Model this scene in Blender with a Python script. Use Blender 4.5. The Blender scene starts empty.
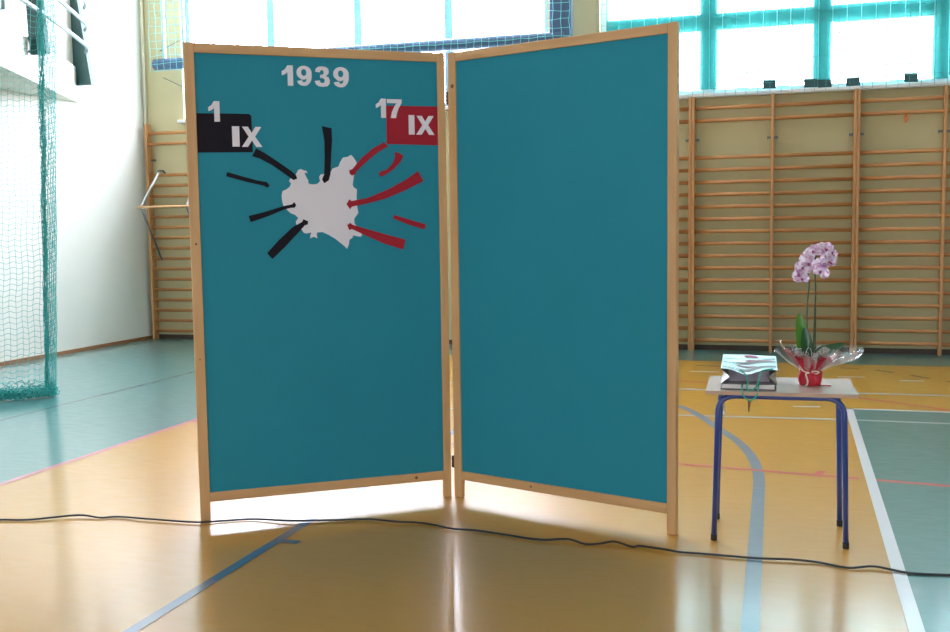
import bpy, bmesh, math, random
from mathutils import Vector, Matrix
random.seed(7)
S = bpy.context.scene
COL = S.collection
PI = math.pi

# ------------------------------------------------------------------ materials
def new_mat(name):
    m = bpy.data.materials.new(name); m.use_nodes = True
    nt = m.node_tree
    for n in list(nt.nodes):
        nt.nodes.remove(n)
    out = nt.nodes.new('ShaderNodeOutputMaterial')
    return m, nt, out

def pbr(name, col, rough=0.5, metal=0.0, spec=0.5, noise=0.0, nscale=20.0, stretch=(1, 1, 1), col2=None,
        bump=0.0, bscale=60.0, coat=0.0, bstretch=None):
    m, nt, out = new_mat(name)
    b = nt.nodes.new('ShaderNodeBsdfPrincipled')
    b.inputs['Base Color'].default_value = (*col, 1)
    b.inputs['Roughness'].default_value = rough
    b.inputs['Metallic'].default_value = metal
    b.inputs['Specular IOR Level'].default_value = spec
    b.inputs['Coat Weight'].default_value = coat
    nt.links.new(b.outputs[0], out.inputs[0])
    tc = nt.nodes.new('ShaderNodeTexCoord')
    if noise > 0 or col2:
        mp = nt.nodes.new('ShaderNodeMapping'); mp.inputs['Scale'].default_value = stretch
        nz = nt.nodes.new('ShaderNodeTexNoise'); nz.inputs['Scale'].default_value = nscale
        nz.inputs['Detail'].default_value = 4
        rp = nt.nodes.new('ShaderNodeValToRGB')
        c2 = col2 or tuple(c * (1 - noise) for c in col)
        rp.color_ramp.elements[0].position = 0.3; rp.color_ramp.elements[0].color = (*c2, 1)
        rp.color_ramp.elements[1].position = 0.7; rp.color_ramp.elements[1].color = (*col, 1)
        nt.links.new(tc.outputs['Object'], mp.inputs[0]); nt.links.new(mp.outputs[0], nz.inputs[0])
        nt.links.new(nz.outputs[0], rp.inputs[0]); nt.links.new(rp.outputs[0], b.inputs['Base Color'])
    if bump > 0:
        mp2 = nt.nodes.new('ShaderNodeMapping'); mp2.inputs['Scale'].default_value = bstretch or (1, 1, 1)
        nz2 = nt.nodes.new('ShaderNodeTexNoise'); nz2.inputs['Scale'].default_value = bscale
        nz2.inputs['Detail'].default_value = 3
        bp = nt.nodes.new('ShaderNodeBump'); bp.inputs['Strength'].default_value = bump
        bp.inputs['Distance'].default_value = 0.01
        nt.links.new(tc.outputs['Object'], mp2.inputs[0]); nt.links.new(mp2.outputs[0], nz2.inputs[0])
        nt.links.new(nz2.outputs[0], bp.inputs['Height']); nt.links.new(bp.outputs[0], b.inputs['Normal'])
    return m

def floor_mat(name, col, var=0.06):
    """sports floor: satin lacquer, faint cloudy colour, fine scuffs in the gloss"""
    m, nt, out = new_mat(name)
    b = nt.nodes.new('ShaderNodeBsdfPrincipled')
    b.inputs['Specular IOR Level'].default_value = FLOOR_SPEC
    b.inputs['Coat Weight'].default_value = 1.0; b.inputs['Coat Roughness'].default_value = 0.15; b.inputs['Coat IOR'].default_value = 1.5
    nt.links.new(b.outputs[0], out.inputs[0])
    tc = nt.nodes.new('ShaderNodeTexCoord')
    nz = nt.nodes.new('ShaderNodeTexNoise'); nz.inputs['Scale'].default_value = 1.6; nz.inputs['Detail'].default_value = 5
    rp = nt.nodes.new('ShaderNodeValToRGB')
    rp.color_ramp.elements[0].position = 0.3; rp.color_ramp.elements[0].color = (*[c * (1 - var) for c in col], 1)
    rp.color_ramp.elements[1].position = 0.7; rp.color_ramp.elements[1].color = (*col, 1)
    nt.links.new(tc.outputs['Object'], nz.inputs[0]); nt.links.new(nz.outputs[0], rp.inputs[0])
    nt.links.new(rp.outputs[0], b.inputs['Base Color'])
    # scuffs: short stretched patches of rougher lacquer
    mp = nt.nodes.new('ShaderNodeMapping'); mp.inputs['Scale'].default_value = (5, 16, 1); mp.inputs['Rotation'].default_value = (0, 0, 0.5)
    n2 = nt.nodes.new('ShaderNodeTexNoise'); n2.inputs['Scale'].default_value = 1.4; n2.inputs['Detail'].default_value = 6
    mr = nt.nodes.new('ShaderNodeMapRange')
    mr.inputs[1].default_value = 0.35; mr.inputs[2].default_value = 0.75
    mr.inputs[3].default_value = FLOOR_ROUGH - 0.03; mr.inputs[4].default_value = FLOOR_ROUGH + 0.05
    nt.links.new(tc.outputs['Object'], mp.inputs[0]); nt.links.new(mp.outputs[0], n2.inputs[0])
    nt.links.new(n2.outputs[0], mr.inputs[0]); nt.links.new(mr.outputs[0], b.inputs['Roughness'])
    bp = nt.nodes.new('ShaderNodeBump'); bp.inputs['Strength'].default_value = 0.03; bp.inputs['Distance'].default_value = 0.003
    nt.links.new(n2.outputs[0], bp.inputs['Height']); nt.links.new(bp.outputs[0], b.inputs['Normal'])
    return m

FLOOR_SPEC, FLOOR_ROUGH = 0.35, 0.36
SKY = 36.0
M = {}
M['floor'] = floor_mat('yellow_sports_floor', (0.55, 0.274, 0.022))
M['teal_floor'] = floor_mat('teal_sports_floor', (0.06, 0.20, 0.19))
M['line_white'] = floor_mat('white_line_paint', (0.72, 0.74, 0.76))
M['line_pink'] = floor_mat('pink_line_paint', (0.62, 0.17, 0.22))
M['line_red'] = floor_mat('red_line_paint', (0.62, 0.10, 0.10))
M['line_blue'] = floor_mat('blue_line_paint', (0.05, 0.14, 0.28))
M['line_greyblue'] = floor_mat('grey_blue_line_paint', (0.15, 0.21, 0.27))
M['line_paleblue'] = floor_mat('pale_blue_line_paint', (0.42, 0.50, 0.55))
M['line_dark'] = floor_mat('dark_line_paint', (0.04, 0.045, 0.06))
M['line_brown'] = floor_mat('brown_line_paint', (0.13, 0.05, 0.02))
M['wall'] = pbr('cream_wall_paint', (0.50, 0.445, 0.25), 0.75, noise=0.03, nscale=3)
M['wall_left'] = pbr('pale_wall_paint', (0.68, 0.69, 0.61), 0.7, noise=0.03, nscale=3)
M['ceiling'] = pbr('white_ceiling_paint', (0.8, 0.8, 0.78), 0.8)
M['skirting'] = pbr('brown_skirting', (0.30, 0.14, 0.06), 0.5, noise=0.2, nscale=8)
M['white_frame'] = pbr('white_window_frame', (0.82, 0.85, 0.88), 0.4)
M['blue_frame'] = pbr('pale_blue_window_frame', (0.26, 0.38, 0.44), 0.4)
M['sill'] = pbr('white_stone_sill', (0.72, 0.70, 0.68), 0.4, noise=0.06, nscale=15)
M['pine'] = pbr('pine_lath', (0.66, 0.42, 0.20), 0.5, col2=(0.56, 0.33, 0.14), nscale=6, stretch=(3, 3, 0.35), bump=0.05, bscale=40)
M['pine_h'] = pbr('pine_rail', (0.66, 0.42, 0.20), 0.5, col2=(0.55, 0.32, 0.14), nscale=6, stretch=(0.4, 0.4, 4), bump=0.05, bscale=40)
M['pine_edge'] = pbr('worn_grey_pine_edge', (0.55, 0.42, 0.28), 0.6, noise=0.3, nscale=8)
M['knot'] = pbr('dark_knot', (0.16, 0.07, 0.03), 0.6)
M['board'] = pbr('teal_felt_board', (0.018, 0.26, 0.36), 0.7, spec=0.25, noise=0.05, nscale=2.0, bump=0.03, bscale=300)
M['hinge'] = pbr('dark_steel_hinge', (0.10, 0.08, 0.07), 0.4, metal=0.8)
M['paper_white'] = pbr('white_paper', (0.78, 0.78, 0.86), 0.7)
M['paper_black'] = pbr('black_paper', (0.010, 0.009, 0.017), 0.7, spec=0.2)
M['paper_red'] = pbr('red_paper', (0.36, 0.018, 0.035), 0.7, spec=0.2)
M['beech'] = pbr('orange_beech', (0.50, 0.24, 0.08), 0.45, col2=(0.38, 0.16, 0.05), nscale=5, stretch=(0.5, 3, 3))
M['beech_post'] = pbr('orange_beech_post', (0.52, 0.27, 0.10), 0.45, col2=(0.42, 0.20, 0.07), nscale=5, stretch=(4, 4, 0.4))
M['steel'] = pbr('brushed_steel', (0.62, 0.63, 0.65), 0.3, metal=0.9)
M['steel_paint'] = pbr('pale_grey_painted_steel', (0.55, 0.62, 0.66), 0.4)
M['steel_dark'] = pbr('dark_steel', (0.12, 0.14, 0.15), 0.4, metal=0.5)
M['blue_grey'] = pbr('grey_blue_painted_steel', (0.05, 0.10, 0.19), 0.45)
M['teal_roll'] = pbr('teal_wrapped_tube', (0.10, 0.36, 0.38), 0.6)
M['net'] = pbr('teal_green_netting', (0.04, 0.42, 0.39), 0.7)
M['net_pale'] = pbr('turquoise_net_cord', (0.16, 0.60, 0.62), 0.6)
M['net_dark'] = pbr('dark_net_cord', (0.05, 0.22, 0.24), 0.7)
M['dark_green'] = pbr('dark_green_painted_steel', (0.012, 0.06, 0.06), 0.5)
M['rail'] = pbr('pale_handrail_pipe', (0.24, 0.33, 0.34), 0.4)
M['desk_top'] = pbr('grey_beige_laminate', (0.50, 0.43, 0.37), 0.25, noise=0.05, nscale=30)
M['desk_edge'] = pbr('tan_wood_edge', (0.55, 0.38, 0.26), 0.5, noise=0.15, nscale=12)
M['blue_tube'] = pbr('blue_lacquered_tube', (0.015, 0.055, 0.28), 0.3, coat=0.3)
M['rubber'] = pbr('black_rubber', (0.012, 0.012, 0.014), 0.6)
M['cable'] = pbr('black_cable_sheath', (0.012, 0.012, 0.016), 0.45)
M['foil'] = pbr('silver_foil', (0.44, 0.48, 0.48), 0.28, metal=0.75, bump=0.5, bscale=14, bstretch=(0.6, 2.2, 1))
M['foil_print'] = pbr('pink_printed_foil', (0.38, 0.06, 0.13), 0.45, metal=0.1)
M['foil_reflect'] = pbr('grey_reflection_foil', (0.16, 0.18, 0.18), 0.4, metal=0.3)
M['bag_in'] = pbr('grey_bag_lining', (0.66, 0.60, 0.68), 0.5, noise=0.15, nscale=14)
M['page'] = pbr('pale_page_edge', (0.72, 0.70, 0.68), 0.6)
M['black_cover'] = pbr('black_book_cover', (0.02, 0.02, 0.022), 0.4)
M['green_cord'] = pbr('green_cord', (0.02, 0.42, 0.30), 0.6)
M['tag'] = pbr('brown_card_tag', (0.20, 0.10, 0.05), 0.6)
M['red_wrap'] = pbr('crimson_crepe_wrap', (0.64, 0.018, 0.045), 0.45, noise=0.35, nscale=18, bump=0.35, bscale=30)
M['ribbon'] = pbr('cream_raffia', (0.78, 0.66, 0.55), 0.5)
M['red_ribbon'] = pbr('red_raffia', (0.55, 0.02, 0.03), 0.5)
M['leaf'] = pbr('bright_orchid_leaf', (0.10, 0.34, 0.03), 0.35, noise=0.4, nscale=9)
M['leaf_dark'] = pbr('dark_orchid_leaf', (0.015, 0.10, 0.03), 0.3, noise=0.3, nscale=9)
M['stem'] = pbr('dark_green_stem', (0.05, 0.09, 0.04), 0.5)
M['soil'] = pbr('pale_bark_and_shreds', (0.55, 0.50, 0.46), 0.8, noise=0.5, nscale=60)
M['lip'] = pbr('magenta_orchid_lip', (0.35, 0.02, 0.16), 0.5)
M['orange'] = pbr('orange_ribbon', (0.62, 0.13, 0.02), 0.6)

def petal_mat():
    m, nt, out = new_mat('white_petal_edged_with_purple')
    b = nt.nodes.new('ShaderNodeBsdfPrincipled'); b.inputs['Roughness'].default_value = 0.5
    tc = nt.nodes.new('ShaderNodeTexCoord'); nz = nt.nodes.new('ShaderNodeTexNoise')
    nz.inputs['Scale'].default_value = 34; nz.inputs['Detail'].default_value = 2; nz.inputs['Distortion'].default_value = 1.5
    rp = nt.nodes.new('ShaderNodeValToRGB')
    e = rp.color_ramp.elements
    e[0].position = 0.30; e[0].color = (0.45, 0.14, 0.40, 1)
    e[1].position = 0.60; e[1].color = (0.86, 0.78, 0.86, 1)
    nt.links.new(tc.outputs['Object'], nz.inputs[0]); nt.links.new(nz.outputs[0], rp.inputs[0])
    nt.links.new(rp.outputs[0], b.inputs['Base Color'])
    t = nt.nodes.new('ShaderNodeBsdfTranslucent'); nt.links.new(rp.outputs[0], t.inputs[0])
    mx = nt.nodes.new('ShaderNodeMixShader'); mx.inputs[0].default_value = 0.3
    nt.links.new(b.outputs[0], mx.inputs[1]); nt.links.new(t.outputs[0], mx.inputs[2]); nt.links.new(mx.outputs[0], out.inputs[0])
    return m
M['petal'] = petal_mat()

def thin_clear(name, tint, gloss=0.08, rough=0.02):
    m, nt, out = new_mat(name)
    t = nt.nodes.new('ShaderNodeBsdfTransparent'); t.inputs[0].default_value = (*tint, 1)
    g = nt.nodes.new('ShaderNodeBsdfGlossy'); g.inputs['Roughness'].default_value = rough
    f = nt.nodes.new('ShaderNodeLayerWeight'); f.inputs[0].default_value = 0.35
    mr = nt.nodes.new('ShaderNodeMapRange'); mr.inputs[3].default_value = gloss * 0.5; mr.inputs[4].default_value = gloss * 4
    mx = nt.nodes.new('ShaderNodeMixShader')
    nt.links.new(f.outputs['Fresnel'], mr.inputs[0]); nt.links.new(mr.outputs[0], mx.inputs[0])
    nt.links.new(t.outputs[0], mx.inputs[1]); nt.links.new(g.outputs[0], mx.inputs[2]); nt.links.new(mx.outputs[0], out.inputs[0])
    return m
M['glass'] = thin_clear('window_glass', (0.96, 0.98, 0.98), 0.06)
M['cellophane'] = thin_clear('clear_cellophane', (0.95, 0.95, 0.95), 0.13, 0.18)

def blind_mat():
    m, nt, out = new_mat('turquoise_blind_fabric')
    d = nt.nodes.new('ShaderNodeBsdfDiffuse'); d.inputs[0].default_value = (0.06, 0.45, 0.45, 1)
    t = nt.nodes.new('ShaderNodeBsdfTranslucent'); t.inputs[0].default_value = (0.026, 0.155, 0.138, 1)
    p = nt.nodes.new('ShaderNodeBsdfTransparent'); p.inputs[0].default_value = (0.93, 0.97, 0.97, 1)
    a = nt.nodes.new('ShaderNodeMixShader'); a.inputs[0].default_value = 0.5
    c = nt.nodes.new('ShaderNodeMixShader'); c.inputs[0].default_value = 0.052
    nt.links.new(d.outputs[0], a.inputs[1]); nt.links.new(t.outputs[0], a.inputs[2])
    nt.links.new(a.outputs[0], c.inputs[1]); nt.links.new(p.outputs[0], c.inputs[2]); nt.links.new(c.outputs[0], out.inputs[0])
    return m
M['blind'] = blind_mat()

# ------------------------------------------------------------------ mesh helpers
class MB:
    """collects shapes into one mesh"""
    def __init__(s):
        s.bm = bmesh.new()
    def box(s, x0, x1, y0, y1, z0, z1, bevel=0.0):
        vs = [s.bm.verts.new(p) for p in ((x0, y0, z0), (x1, y0, z0), (x1, y1, z0), (x0, y1, z0), (x0, y0, z1), (x1, y0, z1), (x1, y1, z1), (x0, y1, z1))]
        fs = [s.bm.faces.new([vs[i] for i in q]) for q in ((3, 2, 1, 0), (4, 5, 6, 7), (0, 1, 5, 4), (1, 2, 6, 5), (2, 3, 7, 6), (3, 0, 4, 7))]
        if bevel > 0:
            es = list({e for f in fs for e in f.edges})
            bmesh.ops.bevel(s.bm, geom=es, offset=bevel, segments=2, profile=0.5, affect='EDGES')
        return s
    def quad(s, *pts):
        s.bm.faces.new([s.bm.verts.new(p) for p in pts]); return s
    def tube(s, pts, r, n=10, caps=True, sx=1.0):
        pts = [Vector(p) for p in pts]
        rs = r if isinstance(r, (list, tuple)) else [r] * len(pts)
        rings = []
        up = None
        for i, p in enumerate(pts):
            a = pts[max(i - 1, 0)]; b = pts[min(i + 1, len(pts) - 1)]
            t = (b - a).normalized()
            if up is None:
                up = Vector((0, 0, 1)) if abs(t.z) < 0.9 else Vector((0, 1, 0))
            u = (up - t * up.dot(t))
            if u.length < 1e-5:
                u = t.orthogonal()
            u.normalize(); v = t.cross(u); up = u
            rings.append([s.bm.verts.new(p + u * (rs[i] * math.sin(2 * PI * k / n)) + v * (rs[i] * sx * math.cos(2 * PI * k / n))) for k in range(n)])
        for A, B in zip(rings, rings[1:]):
            for k in range(n):
                s.bm.faces.new((A[k], A[(k + 1) % n], B[(k + 1) % n], B[k]))
        if caps:
            s.bm.faces.new(rings[0][::-1]); s.bm.faces.new(rings[-1])
        return s
    def lathe(s, prof, c=(0, 0, 0), n=24, wob=0.0, wn=7):
        rings = []
        for r, z in prof:
            rings.append([s.bm.verts.new((c[0] + r * (1 + wob * r * math.sin(wn * 2 * PI * k / n)) * math.cos(2 * PI * k / n),
                                          c[1] + r * (1 + wob * r * math.sin(wn * 2 * PI * k / n)) * math.sin(2 * PI * k / n), c[2] + z)) for k in range(n)])
        for A, B in zip(rings, rings[1:]):
            for k in range(n):
                s.bm.faces.new((A[k], A[(k + 1) % n], B[(k + 1) % n], B[k]))
        return s
    def grid(s, f, nu, nv):
        """surface f(u,v) with u,v in 0..1"""
        V = [[s.bm.verts.new(f(i / nu, j / nv)) for j in range(nv + 1)] for i in range(nu + 1)]
        for i in range(nu):
            for j in range(nv):
                s.bm.faces.new((V[i][j], V[i + 1][j], V[i + 1][j + 1], V[i][j + 1]))
        return s
    def build(s, name, mat, parent=None, smooth=False, mats=None, loc=None, rot=None):
        bmesh.ops.recalc_face_normals(s.bm, faces=s.bm.faces)
        me = bpy.data.meshes.new(name); s.bm.to_mesh(me); s.bm.free()
        if smooth:
            for p in me.polygons: p.use_smooth = True
        for mm in (mats or [mat]):
            me.materials.append(mm)
        o = bpy.data.objects.new(name, me); COL.objects.link(o)
        if parent: o.parent = parent
        if loc: o.location = loc
        if rot: o.rotation_euler = rot
        return o

def tag(o, label, cat, group=None, kind=None):
    o['label'] = label; o['category'] = cat
    if group: o['group'] = group
    if kind: o['kind'] = kind
    return o
def struct(o, label=None):
    o['kind'] = 'structure'
    if label: o['label'] = label
    return o
def empty(name, loc=(0, 0, 0), rz=0.0):
    o = bpy.data.objects.new(name, None); COL.objects.link(o); o.location = loc; o.rotation_euler = (0, 0, rz); o.empty_display_size = 0.1
    return o
def rounded(pts, rad, n=6):
    """polyline with rounded inner corners"""
    pts = [Vector(p) for p in pts]; out = [pts[0]]
    for a, b, c in zip(pts, pts[1:], pts[2:]):
        d1 = (a - b).normalized(); d2 = (c - b).normalized()
        p0 = b + d1 * rad; p2 = b + d2 * rad
        for k in range(n + 1):
            t = k / n
            out.append(p0 * (1 - t) ** 2 + b * 2 * t * (1 - t) + p2 * t * t)
    out.append(pts[-1]); return out
def catmull(pts, n=6):
    P = [Vector(p) for p in pts]; P = [P[0] * 2 - P[1]] + P + [P[-1] * 2 - P[-2]]; out = []
    for i in range(1, len(P) - 2):
        for k in range(n):
            t = k / n
            out.append(0.5 * ((2 * P[i]) + (P[i + 1] - P[i - 1]) * t + (2 * P[i - 1] - 5 * P[i] + 4 * P[i + 1] - P[i + 2]) * t * t + (3 * P[i] - P[i - 1] - 3 * P[i + 1] + P[i + 2]) * t ** 3))
    out.append(P[-2]); return out

# ------------------------------------------------------------------ room (x along far wall, y into the depth, camera at x=0 y=0)
XL, XR, YF, YB, ZC = -8.75, 11.0, 12.80, -12.0, 7.4
TH = 0.35
fl = struct(MB().box(XL - TH, XR + TH, YB - TH, YF + TH, -0.2, 0.0).build('floor', M['floor']), 'yellow and teal gym floor with painted court lines')

LAYER = [0]
def sheet(name, mat, pts, z=None):
    LAYER[0] += 1
    z = z if z is not None else 0.0012
    b = MB(); b.quad(*[(x, y, z) for x, y in pts])
    return b.build(name, mat, fl)
def line(name, mat, pts, w, z=0.002):
    P = [Vector((x, y)) for x, y in pts]; b = MB(); Lp = []; Rp = []
    for i, p in enumerate(P):
        t = (P[min(i + 1, len(P) - 1)] - P[max(i - 1, 0)]).normalized(); n = Vector((-t.y, t.x)) * w / 2
        Lp.append(b.bm.verts.new((*(p + n), z))); Rp.append(b.bm.verts.new((*(p - n), z)))
    for i in range(len(P) - 1):
        b.bm.faces.new((Lp[i], Rp[i], Rp[i + 1], Lp[i + 1]))
    return b.build(name, mat, fl)
# teal zones
sheet('painted_zone', M['teal_floor'], [(XL, YB), (-4.62, YB), (-4.62, YF), (XL, YF)])
sheet('painted_zone', M['teal_floor'], [(-4.62, 11.72), (XR, 11.72), (XR, YF), (-4.62, YF)])
sheet('painted_zone', M['teal_floor'], [(0.46, -1.0), (6.0, -1.0), (6.0, 8.90), (0.46, 8.90)])
# lines
line('painted_line', M['line_pink'], [(-4.61, YB), (-4.61, 11.7)], 0.05)
line('painted_line', M['line_dark'], [(-6.19, YB), (-6.19, 12.3)], 0.035)
line('painted_line', M['line_white'], [(0.463, -1.0), (0.463, 8.93)], 0.058, 0.0032)
line('painted_line', M['line_white'], [(0.434, 8.905), (6.0, 8.905)], 0.055, 0.0032)
line('painted_line', M['line_blue'], [(-2.41, -1), (-2.41, 3.3), (-2.412, 4.0), (-2.412, 9.2)], 0.055)
line('painted_line', M['line_blue'], [(-2.41, 4.49), (-2.29, 4.485)], 0.05, 0.0024)
arc = catmull([(x, y, 0) for x, y in [(-2.2, 9.55), (-1.5, 9.25), (-0.885, 8.731), (-0.505, 7.824), (-0.293, 7.191), (-0.185, 6.5), (-0.16, 5.606), (-0.14, 4.282), (-0.13, 3.7), (-0.127, 3.0), (-0.125, 2.3)]], 6)
line('painted_line', M['line_greyblue'], [(p.x, p.y) for p in arc], 0.068, 0.0016)
line('painted_line', M['line_red'], [(-4.6, 7.2), (-0.668, 6.604), (0.40, 6.466)], 0.05)
line('painted_line', M['line_red'], [(0.49, 6.455), (5.5, 5.80)], 0.05)
sheet('painted_line', M['line_red'], [(0.137, 6.50), (0.189, 6.50), (0.216, 6.615), (0.169, 6.617)], 0.0026)
line('painted_line', M['line_white'], [(0.023, 8.93), (0.237, 8.953)], 0.05)
line('painted_line', M['line_paleblue'], [(-3.0, 8.20), (-0.843, 8.324), (0.434, 8.41), (6.0, 8.42)], 0.05, 0.0014)
line('painted_line', M['line_paleblue'], [(-4.5, 9.55), (-0.98, 9.66), (0.61, 9.74), (4.5, 9.86)], 0.055)
red2 = catmull([(x, y, 0) for x, y in [(-2.6, 10.5), (-1.031, 10.168), (-0.2, 9.86), (0.595, 9.46), (1.23, 9.0), (2.3, 8.0)]], 6)
line('painted_line', M['line_red'], [(p.x, p.y) for p in red2], 0.05)
for a, b in [((-0.98, 11.32), (-0.72, 11.30)), ((0.50, 11.42), (0.68, 11.36)), ((0.84, 11.30), (1.00, 11.16)), ((1.14, 11.0), (1.29, 10.80)), ((1.42, 10.64), (1.57, 10.42))]:
    line('painted_line', M['line_brown'], [a, b], 0.05)
for a, b in [((-0.35, 11.1), (-0.1, 11.12)), ((0.45, 10.75), (0.7, 10.78)), ((1.0, 10.6), (1.22, 10.62)), ((-1.0, 10.85), (-0.7, 10.86))]:
    line('painted_line', M['line_white'], [a, b], 0.05)

def wall_with_holes(name, mat, horiz, fixed0, fixed1, a0, a1, holes):
    """wall slab between fixed0..fixed1, spanning a0..a1 and 0..ZC; holes = (a,b,z0,z1) sorted, not overlapping"""
    b = MB()
    def bx(p, q, z0, z1):
        if q - p < 1e-4 or z1 - z0 < 1e-4: return
        if horiz: b.box(p, q, fixed0, fixed1, z0, z1)
        else: b.box(fixed0, fixed1, p, q, z0, z1)
    cur = a0
    for (p, q, z0, z1) in holes:
        bx(cur, p, 0, ZC); bx(p, q, 0, z0); bx(p, q, z1, ZC); cur = q
    bx(cur, a1, 0, ZC)
    return b.build(name, mat)

WL = (-8.12, -2.93, 3.06, 6.6)
WR = (-2.28, 6.72, 3.06, 6.6)
struct(wall_with_holes('wall_far', M['wall'], True, YF, YF + TH, XL - TH, XR + TH, [WL, WR]), 'cream far wall under the high windows')
FILL_WINDOWS = [(-5.3, -3.1, 1.4, 3.5), (2.1, 4.3, 1.4, 3.5)]  # unseen windows behind the camera, added and sized for fill light
struct(wall_with_holes('wall_back', M['wall_left'], True, YB - TH, YB, XL - TH, XR + TH, FILL_WINDOWS), 'pale wall behind the viewer')
struct(MB().box(XL - TH, XL, YB, YF, 0, ZC).build('wall_left', M['wall_left']), 'pale left wall under the balcony')
struct(MB().box(XR, XR + TH, YB, YF, 0, ZC).build('wall_right', M['wall_left']), 'pale wall right of the view')
struct(MB().box(XL - TH, XR + TH, YB - TH, YF + TH, ZC, ZC + 0.2).build('ceiling', M['ceiling']), 'white gym ceiling')
struct(MB().box(XL + 0.001, XL + 0.018, YB, YF, 0.001, 0.045).build('baseboard_left', M['skirting']))
struct(MB().box(XL + 0.02, XR, YF - 0.018, YF - 0.001, 0.001, 0.06).build('baseboard_far', pbr('shade_darkened_skirting', (0.07, 0.045, 0.03), 0.6, noise=0.2, nscale=8)))  # skirting brown darkened to stand in for shade at the wall foot
struct(MB().tube([(XL + 0.045, YF - 0.045, 0.07), (XL + 0.045, YF - 0.045, ZC - 0.01)], 0.02, 8).build('trim_1', pbr('beige_pipe', (0.55, 0.50, 0.36), 0.6), smooth=True))
struct(MB().box(WL[0] - 0.05, WL[1] + 0.05, YF - 0.10, YF + 0.2, WL[2] - 0.045, WL[2], 0.006).build('trim_2', M['sill']), 'white sill of the bare window')
struct(MB().box(WR[0] - 0.05, WR[1] + 0.05, YF - 0.12, YF + 0.2, WR[2] - 0.045, WR[2], 0.006).build('trim_3', M['sill']), 'white sill under the turquoise blinds')

def window(name, W, y, mull, trans, fw=0.05, mat='white_frame', label=None):
    x0, x1, z0, z1 = W
    b = MB()
    b.box(x0, x1, y - 0.04, y + 0.04, z0, z0 + 0.07); b.box(x0, x1, y - 0.04, y + 0.04, z1 - 0.07, z1)
    b.box(x0, x0 + 0.07, y - 0.04, y + 0.04, z0 + 0.07, z1 - 0.07); b.box(x1 - 0.07, x1, y - 0.04, y + 0.04, z0 + 0.07, z1 - 0.07)
    f = struct(b.build(name, M[mat]), label)
    for mx in mull:
        MB().box(mx - fw, mx + fw, y - 0.045, y + 0.045, z0 + 0.07, z1 - 0.07).build('mullion', M[mat], f)
    for tz in trans:
        MB().box(x0 + 0.07, x1 - 0.07, y - 0.042, y + 0.042, tz - fw, tz + fw).build('transom', M[mat], f)
    MB().quad((x0 + 0.05, y, z0 + 0.05), (x1 - 0.05, y, z0 + 0.05), (x1 - 0.05, y, z1 - 0.05), (x0 + 0.05, y, z1 - 0.05)).build('pane', M['glass'], f)
    return f
window('window_1', WL, YF + 0.16, [-6.80, -5.52, -4.26], [5.0], 0.055, mat='blue_frame', label='bare bright window behind the folding screen')
window('window_2', WR, YF + 0.16, [-0.985, 0.305, 1.595, 2.885, 4.175, 5.465], [3.925, 5.2], 0.095, label='window behind the turquoise vertical blinds')
for i, W in enumerate(FILL_WINDOWS):
    x0, x1, z0, z1 = W
    window('window_%d' % (3 + i), W, YB - 0.16, [x0 + 1.0], [])

# ------------------------------------------------------------------ vertical blinds on the right window
bl = empty('vertical_blind', (0, 12.86, 0))
tag(bl, 'turquoise vertical blinds hanging in the right window above the wall bars', 'blind')
MB().box(-2.24, 6.6, -0.03, 0.03, 6.36, 6.42).build('headrail', M['white_frame'], bl)
sw, sp = 0.150, 0.1545
x = -2.13
weights = {12, 15, 16, 18, 22}
k = 0
slat_data = None
while x < 6.6 and k < 58:
    low = 3.135 + 0.02 * math.sin(k * 2.3)
    ang = math.radians(7 + 5 * math.sin(k * 1.7) + (10 if k % 9 == 4 else 0))
    b = MB()
    def fs(u, v, low=low):
        xx = (u - 0.5) * sw
        return (xx, 0.012 * (1 - (2 * u - 1) ** 2), low + v * (6.36 - low))
    b.grid(fs, 4, 1)
    o = b.build('slat', M['blind'], bl, smooth=True, loc=(x, 0, 0), rot=(0, 0, ang))
    if k in weights:
        MB().box(-sw / 2, sw / 2, -0.006, 0.02, low - 0.045, low + 0.05).build('weight', M['dark_green'], o)
    x += sp; k += 1

# ------------------------------------------------------------------ guard net frame in front of the bare window, and its net
nf = empty('net_support', (0, 12.55, 0))
tag(nf, 'grey blue tubular support for a net in front of the bare window', 'net support')
MB().tube([(-8.38, 0, 3.80), (-2.66, 0, 3.80)], 0.076, 16).build('crossbar', M['blue_grey'], nf, smooth=False)
MB().box(-2.84, -2.57, -0.05, 0.05, 3.72, ZC - 0.002, 0.01).build('post', M['blue_grey'], nf)
MB().tube([(-8.23, 0, 3.79), (-8.23, 0, ZC - 0.002)], 0.025, 10).build('post', M['steel_paint'], nf, smooth=True)
MB().tube([(-7.92, 0, 3.79), (-7.92, 0, ZC - 0.002)], 0.025, 10).build('post', M['steel_paint'], nf, smooth=True)
for p, q in [((-8.30, 0.0, 3.98), (-7.72, 0.2, 4.30)), ((-8.26, 0.0, 3.62), (-7.80, 0.2, 3.38)), ((-3.26, 0.2, 4.02), (-2.70, 0.0, 3.80))]:
    MB().tube([p, q], 0.006, 6).build('brace', M['steel_dark'], nf, smooth=True)
for xx in (-8.23, -2.66):
    MB().box(xx - 0.02, xx + 0.02, 0.0, 0.249, 3.77, 3.81).build('wall_bracket', M['steel_dark'], nf)

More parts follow.
